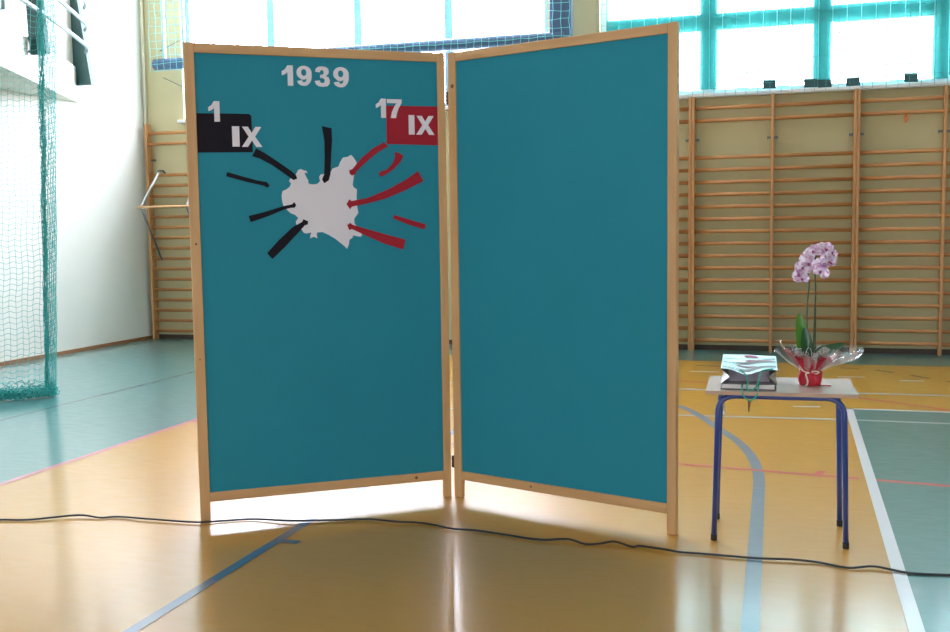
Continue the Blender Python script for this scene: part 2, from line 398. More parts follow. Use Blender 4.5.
def net_sheet(name, mat, x0, x1, z0, z1, cell, r, seed):
    rnd = random.Random(seed); b = MB()
    nx = int((x1 - x0) / cell); nz = int((z1 - z0) / cell)
    for i in range(nx + 1):
        xx = x0 + i * (x1 - x0) / nx
        b.tube([(xx + rnd.uniform(-.012, .012), rnd.uniform(-.006, .006), z0 + j * (z1 - z0) / 12) for j in range(13)], r, 4, caps=False)
    for j in range(nz + 1):
        zz = z0 + j * (z1 - z0) / nz
        n = max(8, nx)
        b.tube([(x0 + i * (x1 - x0) / n, rnd.uniform(-.004, .004), zz + rnd.uniform(-.010, .010)) for i in range(n + 1)], r, 4, caps=False)
    return b.build(name, mat)
n1 = net_sheet('safety_net', M['net_pale'], -8.40, -2.585, 3.70, 5.4, 0.10, 0.0035, 3); n1.location = (0, 12.47, 0)
tag(n1, 'pale turquoise safety net stretched over the grey blue frame', 'net')
n2 = net_sheet('safety_net', M['net_dark'], -2.28, 6.0, 3.02, 7.39, 0.125, 0.0022, 5); n2.location = (0, 12.64, 0)
tag(n2, 'thin dark safety net stretched in front of the turquoise blinds', 'net')

# ------------------------------------------------------------------ wall bars
RZ = [2.888, 2.741] + [2.307 - i * 0.1455 for i in range(16)]
UW = 1.845
def wall_bars_proto():
    r = empty('wall_bars')
    for px in (0.0185, UW / 2, UW - 0.0185):
        b = MB(); b.box(px - 0.0175, px + 0.0175, -0.12, 0.0, 0.0, 3.02, 0.005)
        b.build('post', M['beech_post'], r)
    for z in RZ:
        b = MB(); b.tube([(0.02, -0.065, z), (UW - 0.02, -0.065, z)], 0.0235, 10, sx=0.75)
        b.build('rung', M['beech'], r, smooth=True)
    for px in (0.0185, UW / 2, UW - 0.0185):
        b = MB(); b.box(px - 0.055, px + 0.055, -0.03, -0.024, 2.508, 2.532); b.box(px - 0.06, px - 0.05, -0.03, 0.03, 2.505, 2.535); b.box(px + 0.05, px + 0.06, -0.03, 0.03, 2.505, 2.535)
        b.build('wall_bracket', M['steel_dark'], r)
    return r
wb = wall_bars_proto()
def copy_tree(o, parent=None):
    c = o.copy(); COL.objects.link(c)
    if parent: c.parent = parent
    for ch in list(o.children): copy_tree(ch, c)
    return c
spots = [(-8.665, 'wall bars in the left corner, with the steel pull-up bar hooked on'),
         (-1.155 - UW, 'wall bars whose right edge just shows beside the folding screen'),
         (-1.155, 'wall bars behind the orchid and the desk'),
         (0.69, 'wall bars at the right edge, with an orange ribbon tied on')]
for i, (xx, lab) in enumerate(spots):
    o = wb if i == 0 else copy_tree(wb)
    o.location = (xx, YF - 0.035, 0.0)
    tag(o, lab, 'wall bars', 'wall bars along the far wall')

# pull-up bar hooked over the left wall bars
pb = empty('pull_up_bar', (-8.52, 12.68, 1.2))
tag(pb, 'steel pull-up bar hooked onto the wall bars in the left corner', 'pull-up bar')
def P(x, y, z): return (x + 8.52, y - 12.68, z - 1.2)
MB().tube([P(-8.47, 12.15, 1.853), P(-7.60, 12.15, 1.853)], 0.017, 10).build('bar', M['pine'], pb, smooth=True)
for xa in (-8.42, -7.72):
    MB().tube([P(xa, 12.60, 2.345), P(xa, 12.56, 2.30), P(xa, 12.15, 1.86)], 0.018, 8).build('arm', M['steel'], pb, smooth=True)
    MB().tube([P(xa, 12.15, 1.85), P(xa, 12.59, 1.13)], 0.012, 8).build('strut', M['steel_dark'], pb, smooth=True)
    b = MB(); b.tube([P(xa, 12.585, 2.31), P(xa, 12.58, 2.36), P(xa, 12.70, 2.37), P(xa, 12.75, 2.33)], 0.012, 8)
    b.build('hook', M['steel_dark'], pb, smooth=True)
rb = MB(); 
rb.grid(lambda u, v: (0.02 * (u - .5) + .004 * math.sin(v * 9), -0.002 + .004 * math.sin(v * 7), -0.09 * v), 2, 6)
rb.grid(lambda u, v: (0.012 * (u - .5) + 0.014 * v + .008, -0.005, -0.075 * v), 2, 6)
rb.tube([(0.0, 0.037 + 0.026 * math.cos(t), 0.025 + 0.026 * math.sin(t)) for t in [k * PI / 8 for k in range(16)]], 0.005, 6)
rbn = rb.build('tied_ribbon', M['orange']); rbn.location = (1.20, YF - 0.035 - 0.065 - 0.037, 2.741 - 0.025)
tag(rbn, 'small orange ribbon tied to a high rung at the right', 'ribbon')

# ------------------------------------------------------------------ balcony, railing, hanging steel brackets
E0 = Vector((XL, 11.40)); ED = Vector((1.22, -2.73)).normalized()
def along(t, off=0.0):   # off: outwards into the hall
    n = Vector((-ED.y, ED.x)); return E0 + ED * t + n * off
LEN = 3.85
p1 = along(LEN)
b = MB()
bot = [(XL, 11.40), (p1.x, p1.y), (XL, p1.y)]
vb = [b.bm.verts.new((x, y, 3.18)) for x, y in bot]; vt = [b.bm.verts.new((x, y, 3.62)) for x, y in bot]
b.bm.faces.new(vb); b.bm.faces.new(vt)
for i in range(3):
    b.bm.faces.new((vb[i], vb[(i + 1) % 3], vt[(i + 1) % 3], vt[i]))
bal = struct(b.build('balcony', M['wall_left']), 'white balcony slab on the left wall')
rl = empty('balcony_railing', (XL, 11.40, 3.62))
tag(rl, 'pale pipe railing along the white balcony edge', 'railing')
def rp(t, off, z):
    q = along(t, off); return (q.x - XL, q.y - 11.40, z - 3.62)
for z in (3.80, 4.07, 4.34, 4.61):
    pts = [(0.245, -0.145, z - 3.62 - .02), rp(0.5, 0.24, z), rp(1.2, 0.27, z), rp(2.0, 0.28, z), rp(2.8, 0.27, z), rp(3.75, 0.24, z)]
    MB().tube(catmull(pts, 5), 0.024, 10).build('rail', M['rail'], rl, smooth=True)
for t in (3.7,):
    MB().tube([rp(t, -0.05, 3.60), rp(t, 0.24, 3.60), rp(t, 0.242, 4.63)], 0.02, 8).build('baluster', M['rail'], rl, smooth=True)
def bracket(lab, x, y, zb, zt, lo, hi):
    """tapered steel plate: lo / hi = left and right edge at the bottom and top, relative to x"""
    o = empty('railing_bracket', (x, y, zb))
    tag(o, lab, 'bracket', 'dark green brackets on the balcony railing')
    b = MB(); h = zt - zb
    va = [b.bm.verts.new((p, q, 0)) for p, q in ((lo[0], -.03), (lo[1], -.03), (lo[1], .03), (lo[0], .03))]
    vc = [b.bm.verts.new((p, q, h)) for p, q in ((hi[0], -.03), (hi[1], -.03), (hi[1], .03), (hi[0], .03))]
    b.bm.faces.new(va); b.bm.faces.new(vc)
    for i in range(4): b.bm.faces.new((va[i], va[(i + 1) % 4], vc[(i + 1) % 4], vc[i]))
    b.build('plate', M['dark_green'], o)
    MB().tube([(lo[0] + .01, -.02, .22), (lo[0] - .03, -.02, .16), (lo[0] - .035, -.02, .05), (lo[0] + .01, -.02, .02)], 0.012, 8).build('hook', M['dark_green'], o, smooth=True)
    return o
bracket('dark green bracket at the wall end of the balcony railing', -8.62, 11.33, 3.385, 4.80, (-.115, .135), (-.13, -.075))
q = along(2.16, 0.165)
bracket('dark green bracket on the railing behind the net curtain', q.x - .05, q.y, 3.44, 4.80, (-.10, .11), (-.15, .01))

# ------------------------------------------------------------------ net curtain on the left
nc = empty('net_curtain', (-6.59, 8.06, 0))
tag(nc, 'teal green net curtain hanging at the left edge down to the floor', 'net curtain')
ND = Vector((-0.573, -0.82))
rnd = random.Random(11)
NH = 4.6; NWD = 0.72; cell = 0.05
def npt(s, z, wob=True):
    # s: distance from the gathered edge; gentle folds
    f = 0.03 * math.sin(s * 9 + z * 0.6) + 0.015 * math.sin(s * 23)
    lean = 0.052 * z
    return (ND.x * s - ND.y * f + lean, ND.y * s + ND.x * f, z)
b = MB()
nx = int(NWD / cell); nz = int(NH / cell)
for i in range(nx + 1):
    s0 = 0.10 + i * cell
    b.tube([npt(s0 + rnd.uniform(-.004, .004) + 0.006 * math.sin(j), 0.06 + (NH - .06) * j / 46) for j in range(47)], 0.0018, 3, caps=False)
for j in range(nz + 1):
    z0 = 0.08 + j * cell
    b.tube([npt(0.10 + NWD * i / 32, z0 + 0.012 * math.cos(2 * PI * i / 2.0) * 0 + 0.010 * math.sin(i * 1.3 + j * .2) - 0.02 * math.sin(PI * i / 32)) for i in range(33)], 0.0018, 3, caps=False)
b.build('netting', M['net'], nc)
def fuzzy(name, n, f, r, seed, seg):
    rr = random.Random(seed); b = MB()
    for i in range(n):
        b.tube(f(rr, seg), r, 3, caps=False)
    return b.build(name, M['net'], nc)
# the gathered edge: several layers of the same netting folded together, tighter towards the floor
rr = random.Random(21); b = MB()
def epos(k, u, z):
    tight = 0.80 + 0.20 * min(1, max(0, (z - .4) / 2.5))
    q = npt(0.145 * u * tight + .004 * math.sin(z * 7 + k), z)
    dep = (k - 1.5) * .016 + .012 * math.sin(u * 9 + k * 2 + z)
    return (q[0] + .82 * dep * .6, q[1] - .57 * dep, q[2])
for k in range(4):
    for i in range(6):
        u = (i + .25 * k) / 5.8; ph = rr.uniform(0, 6)
        b.tube([epos(k, u + .025 * math.sin(ph + j * 1.4), .05 + (NH - .05) * j / 90) for j in range(91)], .0022, 3, caps=False)
    for j in range(int(NH / .045)):
        z = .05 + j * .045 + .011 * k
        b.tube([epos(k, i / 6, z + .012 * math.sin(i * 1.9 + k * 2) + .02 * (i / 6)) for i in range(7)], .0020, 3, caps=False)
# dense inner fold
for i in range(16):
    u0 = rr.uniform(.72, .98); ph = rr.uniform(0, 6); k = rr.uniform(0, 3)
    b.tube([epos(k, u0 + .05 * math.sin(ph + j * 1.2), .05 + (NH - .05) * j / 90) for j in range(91)], .0026, 3, caps=False)
b.build('gathered_edge', M['net'], nc)
def hem_strand(rr, seg):
    y0 = rr.gauss(0, .035); z0 = abs(rr.gauss(0.05, .035)) + .004; out = []
    for j in range(seg + 1):
        s = 0.01 + (NWD + .03) * j / seg
        q = npt(s, 0)
        out.append((q[0] + y0 * .8 + rr.uniform(-.02, .02), q[1] + y0 * -.5 + rr.uniform(-.02, .02), max(.004, z0 + rr.uniform(-.025, .025))))
    return out
fuzzy('hem_bunch', 70, hem_strand, 0.003, 9, 40)
MB().tube([npt(-0.02, NH + .02), npt(NWD + .1, NH + .02)], 0.012, 8).build('top_cord', M['net'], nc)

# ------------------------------------------------------------------ folding screen
AL, BL = Vector((-2.961, 4.685)), Vector((-1.839, 5.496))
AR, BR = Vector((-1.824, 5.504)), Vector((-0.535, 5.058))
dL = (BL - AL).normalized(); dR = (BR - AR).normalized()
aL = math.atan2(dL.y, dL.x); aR = math.atan2(dR.y, dR.x)
WLP, WRP, HP, TP = 1.386, 1.366, 2.482, 0.032
screen = empty('folding_screen', (-1.83, 5.51, 0))
tag(screen, 'two-panel folding screen of teal board framed in pine laths', 'folding screen')
def screen_panel(A, ang, W, s_in0, s_in1):
    """local x along panel from its left end, y into depth, z up; front face of frame at y=0"""
    rz = ang
    T = Matrix.Translation((A.x + 1.83, A.y - 5.51, 0)) @ Matrix.Rotation(rz, 4, 'Z')
    def put(b, name, mat, par=screen, smooth=False):
        if par is screen:
            b.bm.transform(T)
        return b.build(name, mat, par, smooth)
    put(MB().box(0.0, s_in0, 0, TP, 0.0, HP, 0.003), 'stile', M['pine'])
    put(MB().box(s_in1, W, 0, TP, 0.0, HP, 0.003), 'stile', M['pine'])
    put(MB().box(s_in0, s_in1, 0, TP, HP - 0.05, HP - 0.001, 0.003), 'top_rail', M['pine_h'])
    put(MB().box(s_in0, s_in1, 0, TP, 0.102, 0.152, 0.003), 'bottom_rail', M['pine_h'])
    put(MB().box(s_in0 - 0.004, s_in1 + 0.004, 0.009, 0.021, 0.148, HP - 0.046), 'board', M['board'])
    return T
TL = screen_panel(AL, aL, WLP, 0.052, 1.342)
TR = screen_panel(AR, aR, WRP, 0.052, 1.319)
for z in (0.20, 2.24):
    b = MB(); b.tube([(0, 0, z - .035), (0, 0, z + .035)], 0.006, 8)
    b.box(-.010, .010, .004, .008, z - .033, z + .033)
    b.build('hinge', M['hinge'], screen, loc=(-0.0015, 0.004, 0))
# small knots
def knot(T, x, z, r):
    b = MB(); b.tube([(0, 0, 0), (0, -0.0008, 0)], r, 10); b.bm.transform(T @ Matrix.Translation((x, 0.0, z)))
    b.build('knot', M['knot'], screen)
knot(TL, 0.028, 1.46, 0.006); knot(TL, 1.18, 0.128, 0.009); knot(TR, 0.03, 2.30, 0.011); knot(TR, 0.52, 0.128, 0.006); knot(TL, 0.026, 0.86, 0.004)

# ------------------------------------------------------------------ paper cut-outs on the left panel
def cutout(name, mat, polys, y, label, cat, group=None, th=0.0012):
    """polys: outlines in panel coordinates (along, height); first is outer, others may be holes"""
    cu = bpy.data.curves.new(name, 'CURVE'); cu.dimensions = '2D'; cu.fill_mode = 'BOTH'; cu.extrude = th / 2
    cx = sum(p[0] for p in polys[0]) / len(polys[0]); cz = sum(p[1] for p in polys[0]) / len(polys[0])
    for pts in polys:
        sp_ = cu.splines.new('POLY'); sp_.points.add(len(pts) - 1); sp_.use_cyclic_u = True
        for q, (px, pz) in zip(sp_.points, pts): q.co = (px - cx, pz - cz, 0, 1)
    tmp = bpy.data.objects.new(name, cu)
    me = bpy.data.meshes.new_from_object(tmp)
    bpy.data.objects.remove(tmp)
    me.name = name
    me.materials.clear(); me.materials.append(mat)
    o = bpy.data.objects.new(name, me); COL.objects.link(o)
    W = Matrix.Translation((AL.x, AL.y, 0)) @ Matrix.Rotation(aL, 4, 'Z') @ Matrix.Translation((cx, y, cz)) @ Matrix.Rotation(PI / 2, 4, 'X')
    o.matrix_world = W
    tag(o, label, cat, group)
    return o
YB0 = 0.009
def fit(poly, x0, z1, x1, z0):
    return [(x0 + u * (x1 - x0), z0 + v * (z1 - z0)) for u, v in poly]
G = {}
G['1'] = [[(0.02, .70), (.30, .80), (.52, 1), (1, 1), (1, 0), (.52, 0), (.52, .66), (.30, .56), (.02, .50)]]
G['7'] = [[(0, 1), (1, 1), (1, .82), (.78, .52), (.66, .25), (.60, 0), (.24, 0), (.32, .30), (.46, .56), (.64, .79), (0, .79)]]
G['I'] = [[(0, 0), (1, 0), (1, 1), (0, 1)]]
G['X'] = [[(0, 0), (.30, 0), (.5, .32), (.70, 0), (1, 0), (.66, .51), (.97, 1), (.68, 1), (.5, .70), (.32, 1), (.03, 1), (.34, .51)]]
def ell(cx, cy, rx, ry, a0, a1, n):
    return [(cx + rx * math.cos(math.radians(a0 + (a1 - a0) * i / n)), cy + ry * math.sin(math.radians(a0 + (a1 - a0) * i / n))) for i in range(n + 1)]
nine = ell(.5, .655, .5, .345, 215, 0, 12) + ell(.5, .50, .5, .50, -4, -90, 8) + [(.28, .02), (.10, .11), (.03, .24), (.36, .28), (.42, .18), (.54, .18), (.62, .24), (.66, .37), (.50, .31), (.30, .32)]
G['9'] = [nine, ell(.48, .665, .175, .17, 0, 360, 14)[:-1]]
G['3'] = [[(.03, .73), (.08, .88), (.22, .97), (.45, 1), (.72, .98), (.90, .89), (.94, .74), (.88, .62), (.74, .54), (.92, .46), (1, .32), (.96, .14), (.80, .03), (.50, 0), (.22, .03), (.06, .13), (0, .28),
           (.32, .31), (.38, .21), (.49, .18), (.61, .21), (.66, .30), (.61, .40), (.48, .43), (.36, .42), (.36, .59), (.48, .59), (.58, .63), (.60, .72), (.56, .80), (.47, .82), (.38, .79), (.34, .70)]]
GY = 'white cut-out figures of the year'
def letter(ch, x0, z1, x1, z0, y, label, group):
    return cutout('paper_letter' if ch in 'IX' else 'paper_numeral', M['paper_white'], [fit(q, x0, z1, x1, z0) for q in G[ch]], y, label, 'letter' if ch in 'IX' else 'numeral', group)
letter('1', .493, 2.386, .553, 2.281, YB0 - .0010, 'white figure 1 beginning the year 1939 at the top of the screen', GY)
letter('9', .571, 2.387, .651, 2.282, YB0 - .0010, 'white figure 9 second in the year 1939, right after the 1', GY)
letter('3', .667, 2.387, .748, 2.280, YB0 - .0010, 'white figure 3 in the year 1939 at the top of the screen', GY)
letter('9', .766, 2.387, .850, 2.280, YB0 - .0010, 'white figure 9 ending the year 1939, right of the 3', GY)
MAP = [(0.558, 1.828), (0.566, 1.843), (0.581, 1.847), (0.594, 1.84), (0.608, 1.838), (0.616, 1.825), (0.606, 1.828), (0.598, 1.828), (0.605, 1.81), (0.618, 1.785), (0.617, 1.772), (0.636, 1.766), (0.655, 1.767), (0.67, 1.772), (0.681, 1.785), (0.676, 1.805), (0.684, 1.818), (0.702, 1.822), (0.717, 1.815), (0.732, 1.815), (0.749, 1.85), (0.769, 1.857), (0.782, 1.861), (0.791, 1.883), (0.807, 1.909), (0.833, 1.913), (0.851, 1.924), (0.864, 1.912), (0.882, 1.883), (0.875, 1.861), (0.867, 1.82), (0.857, 1.765), (0.862, 1.751), (0.88, 1.739), (0.877, 1.699), (0.878, 1.658), (0.885, 1.612), (0.871, 1.595), (0.861, 1.581), (0.863, 1.556), (0.885, 1.525), (0.903, 1.494), (0.895, 1.484), (0.876, 1.487), (0.853, 1.492), (0.849, 1.479), (0.832, 1.469), (0.829, 1.446), (0.818, 1.42), (0.805, 1.434), (0.78, 1.455), (0.754, 1.476), (0.719, 1.497), (0.688, 1.512), (0.658, 1.511), (0.655, 1.498), (0.659, 1.479), (0.639, 1.488), (0.618, 1.48), (0.622, 1.498), (0.627, 1.511), (0.602, 1.506), (0.587, 1.509), (0.577, 1.524), (0.562, 1.544), (0.548, 1.555), (0.545, 1.57), (0.559, 1.588), (0.544, 1.605), (0.519, 1.615), (0.505, 1.628), (0.482, 1.655), (0.476, 1.68), (0.475, 1.71), (0.481, 1.732), (0.498, 1.738), (0.518, 1.753), (0.526, 1.77), (0.516, 1.785), (0.523, 1.797), (0.54, 1.8)]
cutout('paper_map', M['paper_white'], [MAP], YB0 - .0010, 'white paper outline map in the middle of the arrows', 'map')
BLKR = [(0.053, 2.128), (0.318, 2.130), (0.330, 2.121), (0.332, 1.933), (0.053, 1.928)]
cutout('paper_rectangle', M['paper_black'], [BLKR], YB0 - .0010, 'black paper rectangle under the white 1 IX at upper left', 'paper sheet')
REDR = [(1.053, 2.190), (1.341, 2.192), (1.341, 1.980), (1.050, 1.984)]
cutout('paper_rectangle', M['paper_red'], [REDR], YB0 - .0010, 'red paper rectangle under the white 17 IX at upper right', 'paper sheet')
GD = 'white cut-out figures of the two dates'
letter('1', .112, 2.191, .170, 2.087, YB0 - .0026, 'white figure 1 over the top edge of the black rectangle', GD)
letter('I', .229, 2.065, .266, 1.961, YB0 - .0026, 'white letter I on the black rectangle, left of the X', GD)
letter('X', .277, 2.064, .382, 1.960, YB0 - .0026, 'white letter X over the right edge of the black rectangle', GD)
letter('1', .993, 2.227, 1.050, 2.124, YB0 - .0026, 'white figure 1 left of the 7 at the red rectangle', GD)
letter('7', 1.056, 2.225, 1.139, 2.124, YB0 - .0026, 'white figure 7 over the top edge of the red rectangle', GD)
letter('I', 1.176, 2.142, 1.209, 2.037, YB0 - .0026, 'white letter I on the red rectangle, left of the X', GD)
letter('X', 1.218, 2.139, 1.322, 2.037, YB0 - .0026, 'white letter X at the right of the red rectangle', GD)
GB, GR = 'black paper arrows pointing at the map', 'red paper arrows pointing at the map'
ARW = [
 ('paper_black', GB, 'black arrow running from the black rectangle to the map', [(0.349, 1.953), (0.391, 1.931), (0.463, 1.883), (0.528, 1.837), (0.554, 1.814), (0.559, 1.796), (0.539, 1.789), (0.494, 1.821), (0.43, 1.866), (0.365, 1.901), (0.327, 1.912)]),
 ('paper_black', GB, 'short black arrow left of the map, not touching it', [(0.197, 1.83), (0.273, 1.808), (0.353, 1.786), (0.398, 1.779), (0.414, 1.761), (0.401, 1.748), (0.385, 1.759), (0.296, 1.779), (0.191, 1.808)]),
 ('paper_black', GB, 'nearly level black arrow touching the left side of the map', [(0.299, 1.602), (0.385, 1.623), (0.481, 1.652), (0.527, 1.661), (0.54, 1.673), (0.55, 1.656), (0.541, 1.643), (0.522, 1.643), (0.485, 1.634), (0.403, 1.601), (0.31, 1.57)]),
 ('paper_black', GB, 'lowest black arrow, rising steeply to the lower left of the map', [(0.389, 1.406), (0.453, 1.474), (0.529, 1.542), (0.58, 1.569), (0.585, 1.582), (0.611, 1.571), (0.608, 1.554), (0.593, 1.55), (0.546, 1.5), (0.479, 1.432), (0.416, 1.374)]),
 ('paper_black', GB, 'black arrow pointing straight down onto the top of the map', [(0.697, 2.074), (0.75, 2.064), (0.751, 2.001), (0.746, 1.943), (0.737, 1.821), (0.728, 1.788), (0.703, 1.772), (0.691, 1.792), (0.704, 1.821), (0.709, 1.911), (0.709, 2.0)]),
 ('paper_red', GR, 'curved red arrow running from the red rectangle to the map', [(1.036, 1.994), (1.058, 1.971), (1.002, 1.94), (0.938, 1.89), (0.878, 1.835), (0.875, 1.821), (0.854, 1.813), (0.841, 1.825), (0.84, 1.842), (0.857, 1.848), (0.907, 1.905), (0.971, 1.959)]),
 ('paper_red', GR, 'short curved red arrow under the red rectangle, not touching the map', [(1.096, 1.943), (1.117, 1.937), (1.143, 1.922), (1.128, 1.891), (1.087, 1.849), (1.039, 1.818), (1.015, 1.806), (1.001, 1.825), (1.015, 1.837), (1.047, 1.845), (1.08, 1.879), (1.095, 1.914)]),
 ('paper_red', GR, 'largest red arrow, sweeping down to the right side of the map', [(1.224, 1.839), (1.254, 1.784), (1.152, 1.735), (1.034, 1.688), (0.927, 1.661), (0.85, 1.647), (0.84, 1.633), (0.82, 1.661), (0.837, 1.686), (0.849, 1.677), (0.937, 1.693), (1.054, 1.74), (1.153, 1.792)]),
 ('paper_red', GR, 'short straight red strip right of the map, not touching it', [(1.083, 1.6), (1.169, 1.574), (1.263, 1.546), (1.255, 1.518), (1.168, 1.545), (1.076, 1.581)]),
 ('paper_red', GR, 'lowest red arrow, pointing up left to the map edge', [(0.838, 1.56), (0.852, 1.549), (0.952, 1.519), (1.049, 1.49), (1.145, 1.464), (1.131, 1.409), (1.028, 1.443), (0.923, 1.49), (0.847, 1.526), (0.832, 1.521), (0.821, 1.548)])]
for mt, g, lab, pts in ARW:
    cutout('paper_arrow', M[mt], [pts], YB0 - .0026, lab, 'arrow', g)

# ------------------------------------------------------------------ school desk
DR = math.radians(1.8)
desk = empty('school_desk', (-0.050, 5.229, 0), DR)
tag(desk, 'small school desk with grey beige top and blue tube legs', 'desk')
ZT = 0.740
MB().box(-0.3425, 0.3425, -0.2475, 0.2475, ZT - 0.0015, ZT, 0.0005).build('desktop', M['desk_top'], desk)
MB().box(-0.3425, 0.3425, -0.2475, 0.2475, ZT - 0.018, ZT - 0.0015).build('desktop_core', M['desk_edge'], desk)['label'] = 'tan wooden core edge'
zt = ZT - 0.018 - 0.0135
for sy in (-0.187, 0.187):
    pts = rounded([(-0.302, sy, 0.02), (-0.285, sy, zt), (0.285, sy, zt), (0.302, sy, 0.02)], 0.085, 8)
    MB().tube(pts, 0.0135, 14).build('leg_frame', M['blue_tube'], desk, smooth=True)
    for sx in (-0.302, 0.302):
        MB().tube([(sx, sy, 0.0), (sx, sy, 0.03)], 0.0152, 14).build('rubber_foot', M['rubber'], desk, smooth=False)
for sx in (-0.235, 0.235):
    MB().tube([(sx, -0.187, zt), (sx, 0.187, zt)], 0.011, 10).build('side_rail', M['blue_tube'], desk, smooth=True)
MB().tube([(-0.262, -0.10, zt), (-0.262, -0.10, zt - 0.075), (-0.262, -0.13, zt - 0.10), (-0.25, -0.16, zt - 0.085)], 0.004, 6).build('bag_hook', M['steel'], desk, smooth=True)
def D(x, y, z=ZT):   # desk coordinates to world
    c, s_ = math.cos(DR), math.sin(DR)
    return (-0.050 + c * x - s_ * y, 5.229 + s_ * x + c * y, z)

# ------------------------------------------------------------------ book under and gift bag on the desk
bk = empty('book', D(-0.147, -0.098), DR)
tag(bk, 'black-covered book with pale page edges lying in the gift bag mouth', 'book')
bw, bd, bh = 0.255, 0.20, 0.026
MB().box(-bw / 2, bw / 2, -bd / 2, bd / 2, 0.0005, 0.005).build('cover', M['black_cover'], bk)
MB().box(-bw / 2 + .005, bw / 2 - .008, -bd / 2 + .004, bd / 2 - .006, 0.005, bh - .001).build('page_block', M['page'], bk)
MB().box(-bw / 2, bw / 2, -bd / 2 + .03, bd / 2, bh - .001, bh).build('cover', M['black_cover'], bk)
MB().box(bw / 2 - .007, bw / 2, -bd / 2 + .002, bd / 2, 0.005, bh - .001).build('spine', M['black_cover'], bk)

bg = empty('gift_bag', D(-0.145, -0.06, ZT + bh), DR)
tag(bg, 'silver foil gift bag lying open towards the viewer on the desk', 'gift bag')
hw = 0.130
zb_ = 0.001
# local: mouth at y=-0.15 .. base at y=+0.20
F_, B_ = -0.150, 0.185
zf, zbk = 0.073, 0.098
def topf(u, v):
    x = -hw + 2 * hw * u; y = F_ + (B_ - F_) * v
    sag = -0.028 * math.exp(-((u - .45) / .22) ** 2) * (1 - v) ** 1.4
    return (x * (1 - .012 * v), y - 0.01 * math.sin(PI * u) * (1 - v) + .012, zf + (zbk - zf) * v + sag + 0.0045 * math.sin(v * 19 + u * 2.5 + 1) * (.5 + .5 * math.sin(PI * u)))
MB().grid(topf, 14, 12).build('top_sheet', M['foil'], bg, smooth=True)
def prf(u, v):
    q = topf(.25 + .5 * u - .12 * (v - .5), .30 + .36 * v + .1 * math.sin(3 * u)); return (q[0], q[1], q[2] + .0015)
for (u0, u1, v0, v1) in ((.28, .62, .30, .42), (.45, .90, .58, .66), (.42, .66, .84, .93)):
    MB().grid(lambda u, v: (lambda q: (q[0], q[1], q[2] + .0012))(topf(u0 + (u1 - u0) * u + .03 * math.sin(6 * v), v0 + (v1 - v0) * v + .02 * math.sin(5 * u))), 8, 4).build('printed_motif', M['foil_print'], bg, smooth=True)
MB().grid(lambda u, v: (-hw + 2 * hw * u, F_ + .03 + (B_ - F_ - .03) * v, zb_ + 0.001 * math.sin(9 * u)), 8, 4).build('bottom_sheet', M['bag_in'], bg, smooth=True)
MB().grid(lambda u, v: ((-hw + 2 * hw * u) * .985, B_ + .01, zb_ + (zbk - zb_) * v), 4, 4).build('base', M['foil'], bg)
for sgn in (-1, 1):
    # side gusset folded inwards in a V
    def gus(u, v):
        yv = F_ + .012 + (B_ - F_) * v
        zt_ = zf + (zbk - zf) * v; fold = 0.042 * (1 - v) ** .8
        return (sgn * (hw - fold * (1 - abs(2 * u - 1))) * (1 - .012 * v), yv + .01 * (1 - u), zb_ + (zt_ - zb_) * u)
    MB().grid(gus, 6, 8).build('gusset', M['foil'], bg)
# grey stripes across the top sheet: dark reflections in its folds, painted on
for (v0, v1) in ((.16, .24), (.50, .57), (.72, .80)):
    MB().grid(lambda u, v: (lambda q: (q[0], q[1], q[2] + .0008))(topf(.02 + .96 * u, v0 + (v1 - v0) * v + .012 * math.sin(7 * u + v0 * 20))), 14, 3).build('reflection_stripe', M['foil_reflect'], bg, smooth=True)
# contents: grey inner back
MB().grid(lambda u, v: ((-hw + .035) + 2 * (hw - .035) * u, F_ + .11 + .07 * v, .002 + (zf - .010) * v - .02 * math.exp(-((u - .45) / .22) ** 2) * v), 8, 5).build('lining', M['bag_in'], bg, smooth=True)
# cord handles
c1 = catmull([(-0.045, F_ + .012, zf - .014), (-0.034, F_ - .002, zf - .006), (-0.010, F_ - .012, zf - .030), (-0.004, F_ - .012, .012), (-0.008, F_ - .016, -.012), (0.008, F_ - .020, -.022), (0.030, F_ - .018, -.010), (0.045, F_ - .012, .022), (0.052, F_ - .006, zf - .024), (0.058, F_ + .004, zf - .006), (0.085, F_ + .014, zf + .001), (0.110, F_ + .020, zf + .003)], 5)
MB().tube(c1, 0.0034, 8).build('cord_handle', M['green_cord'], bg, smooth=True)
c2 = catmull([(-0.030, F_ + .030, .001), (-0.030, F_ - .008, -.004), (-0.030, F_ - .0330, -.026), (-0.020, F_ - .042, -.050), (0.004, F_ - .046, -.066), (0.028, F_ - .042, -.056), (0.042, F_ - .033, -.028), (0.044, F_ - .008, -.004), (0.046, F_ + .030, .001)], 5)
MB().tube(c2, 0.0034, 8).build('cord_handle', M['green_cord'], bg, smooth=True)
MB().grid(lambda u, v: ((u - .5) * .016 * (1 - .75 * v) + .004 - .003 * v, F_ - .047 + .002 * math.sin(4 * u), -.066 - .055 * v), 2, 5).build('gift_tag', M['tag'], bg)

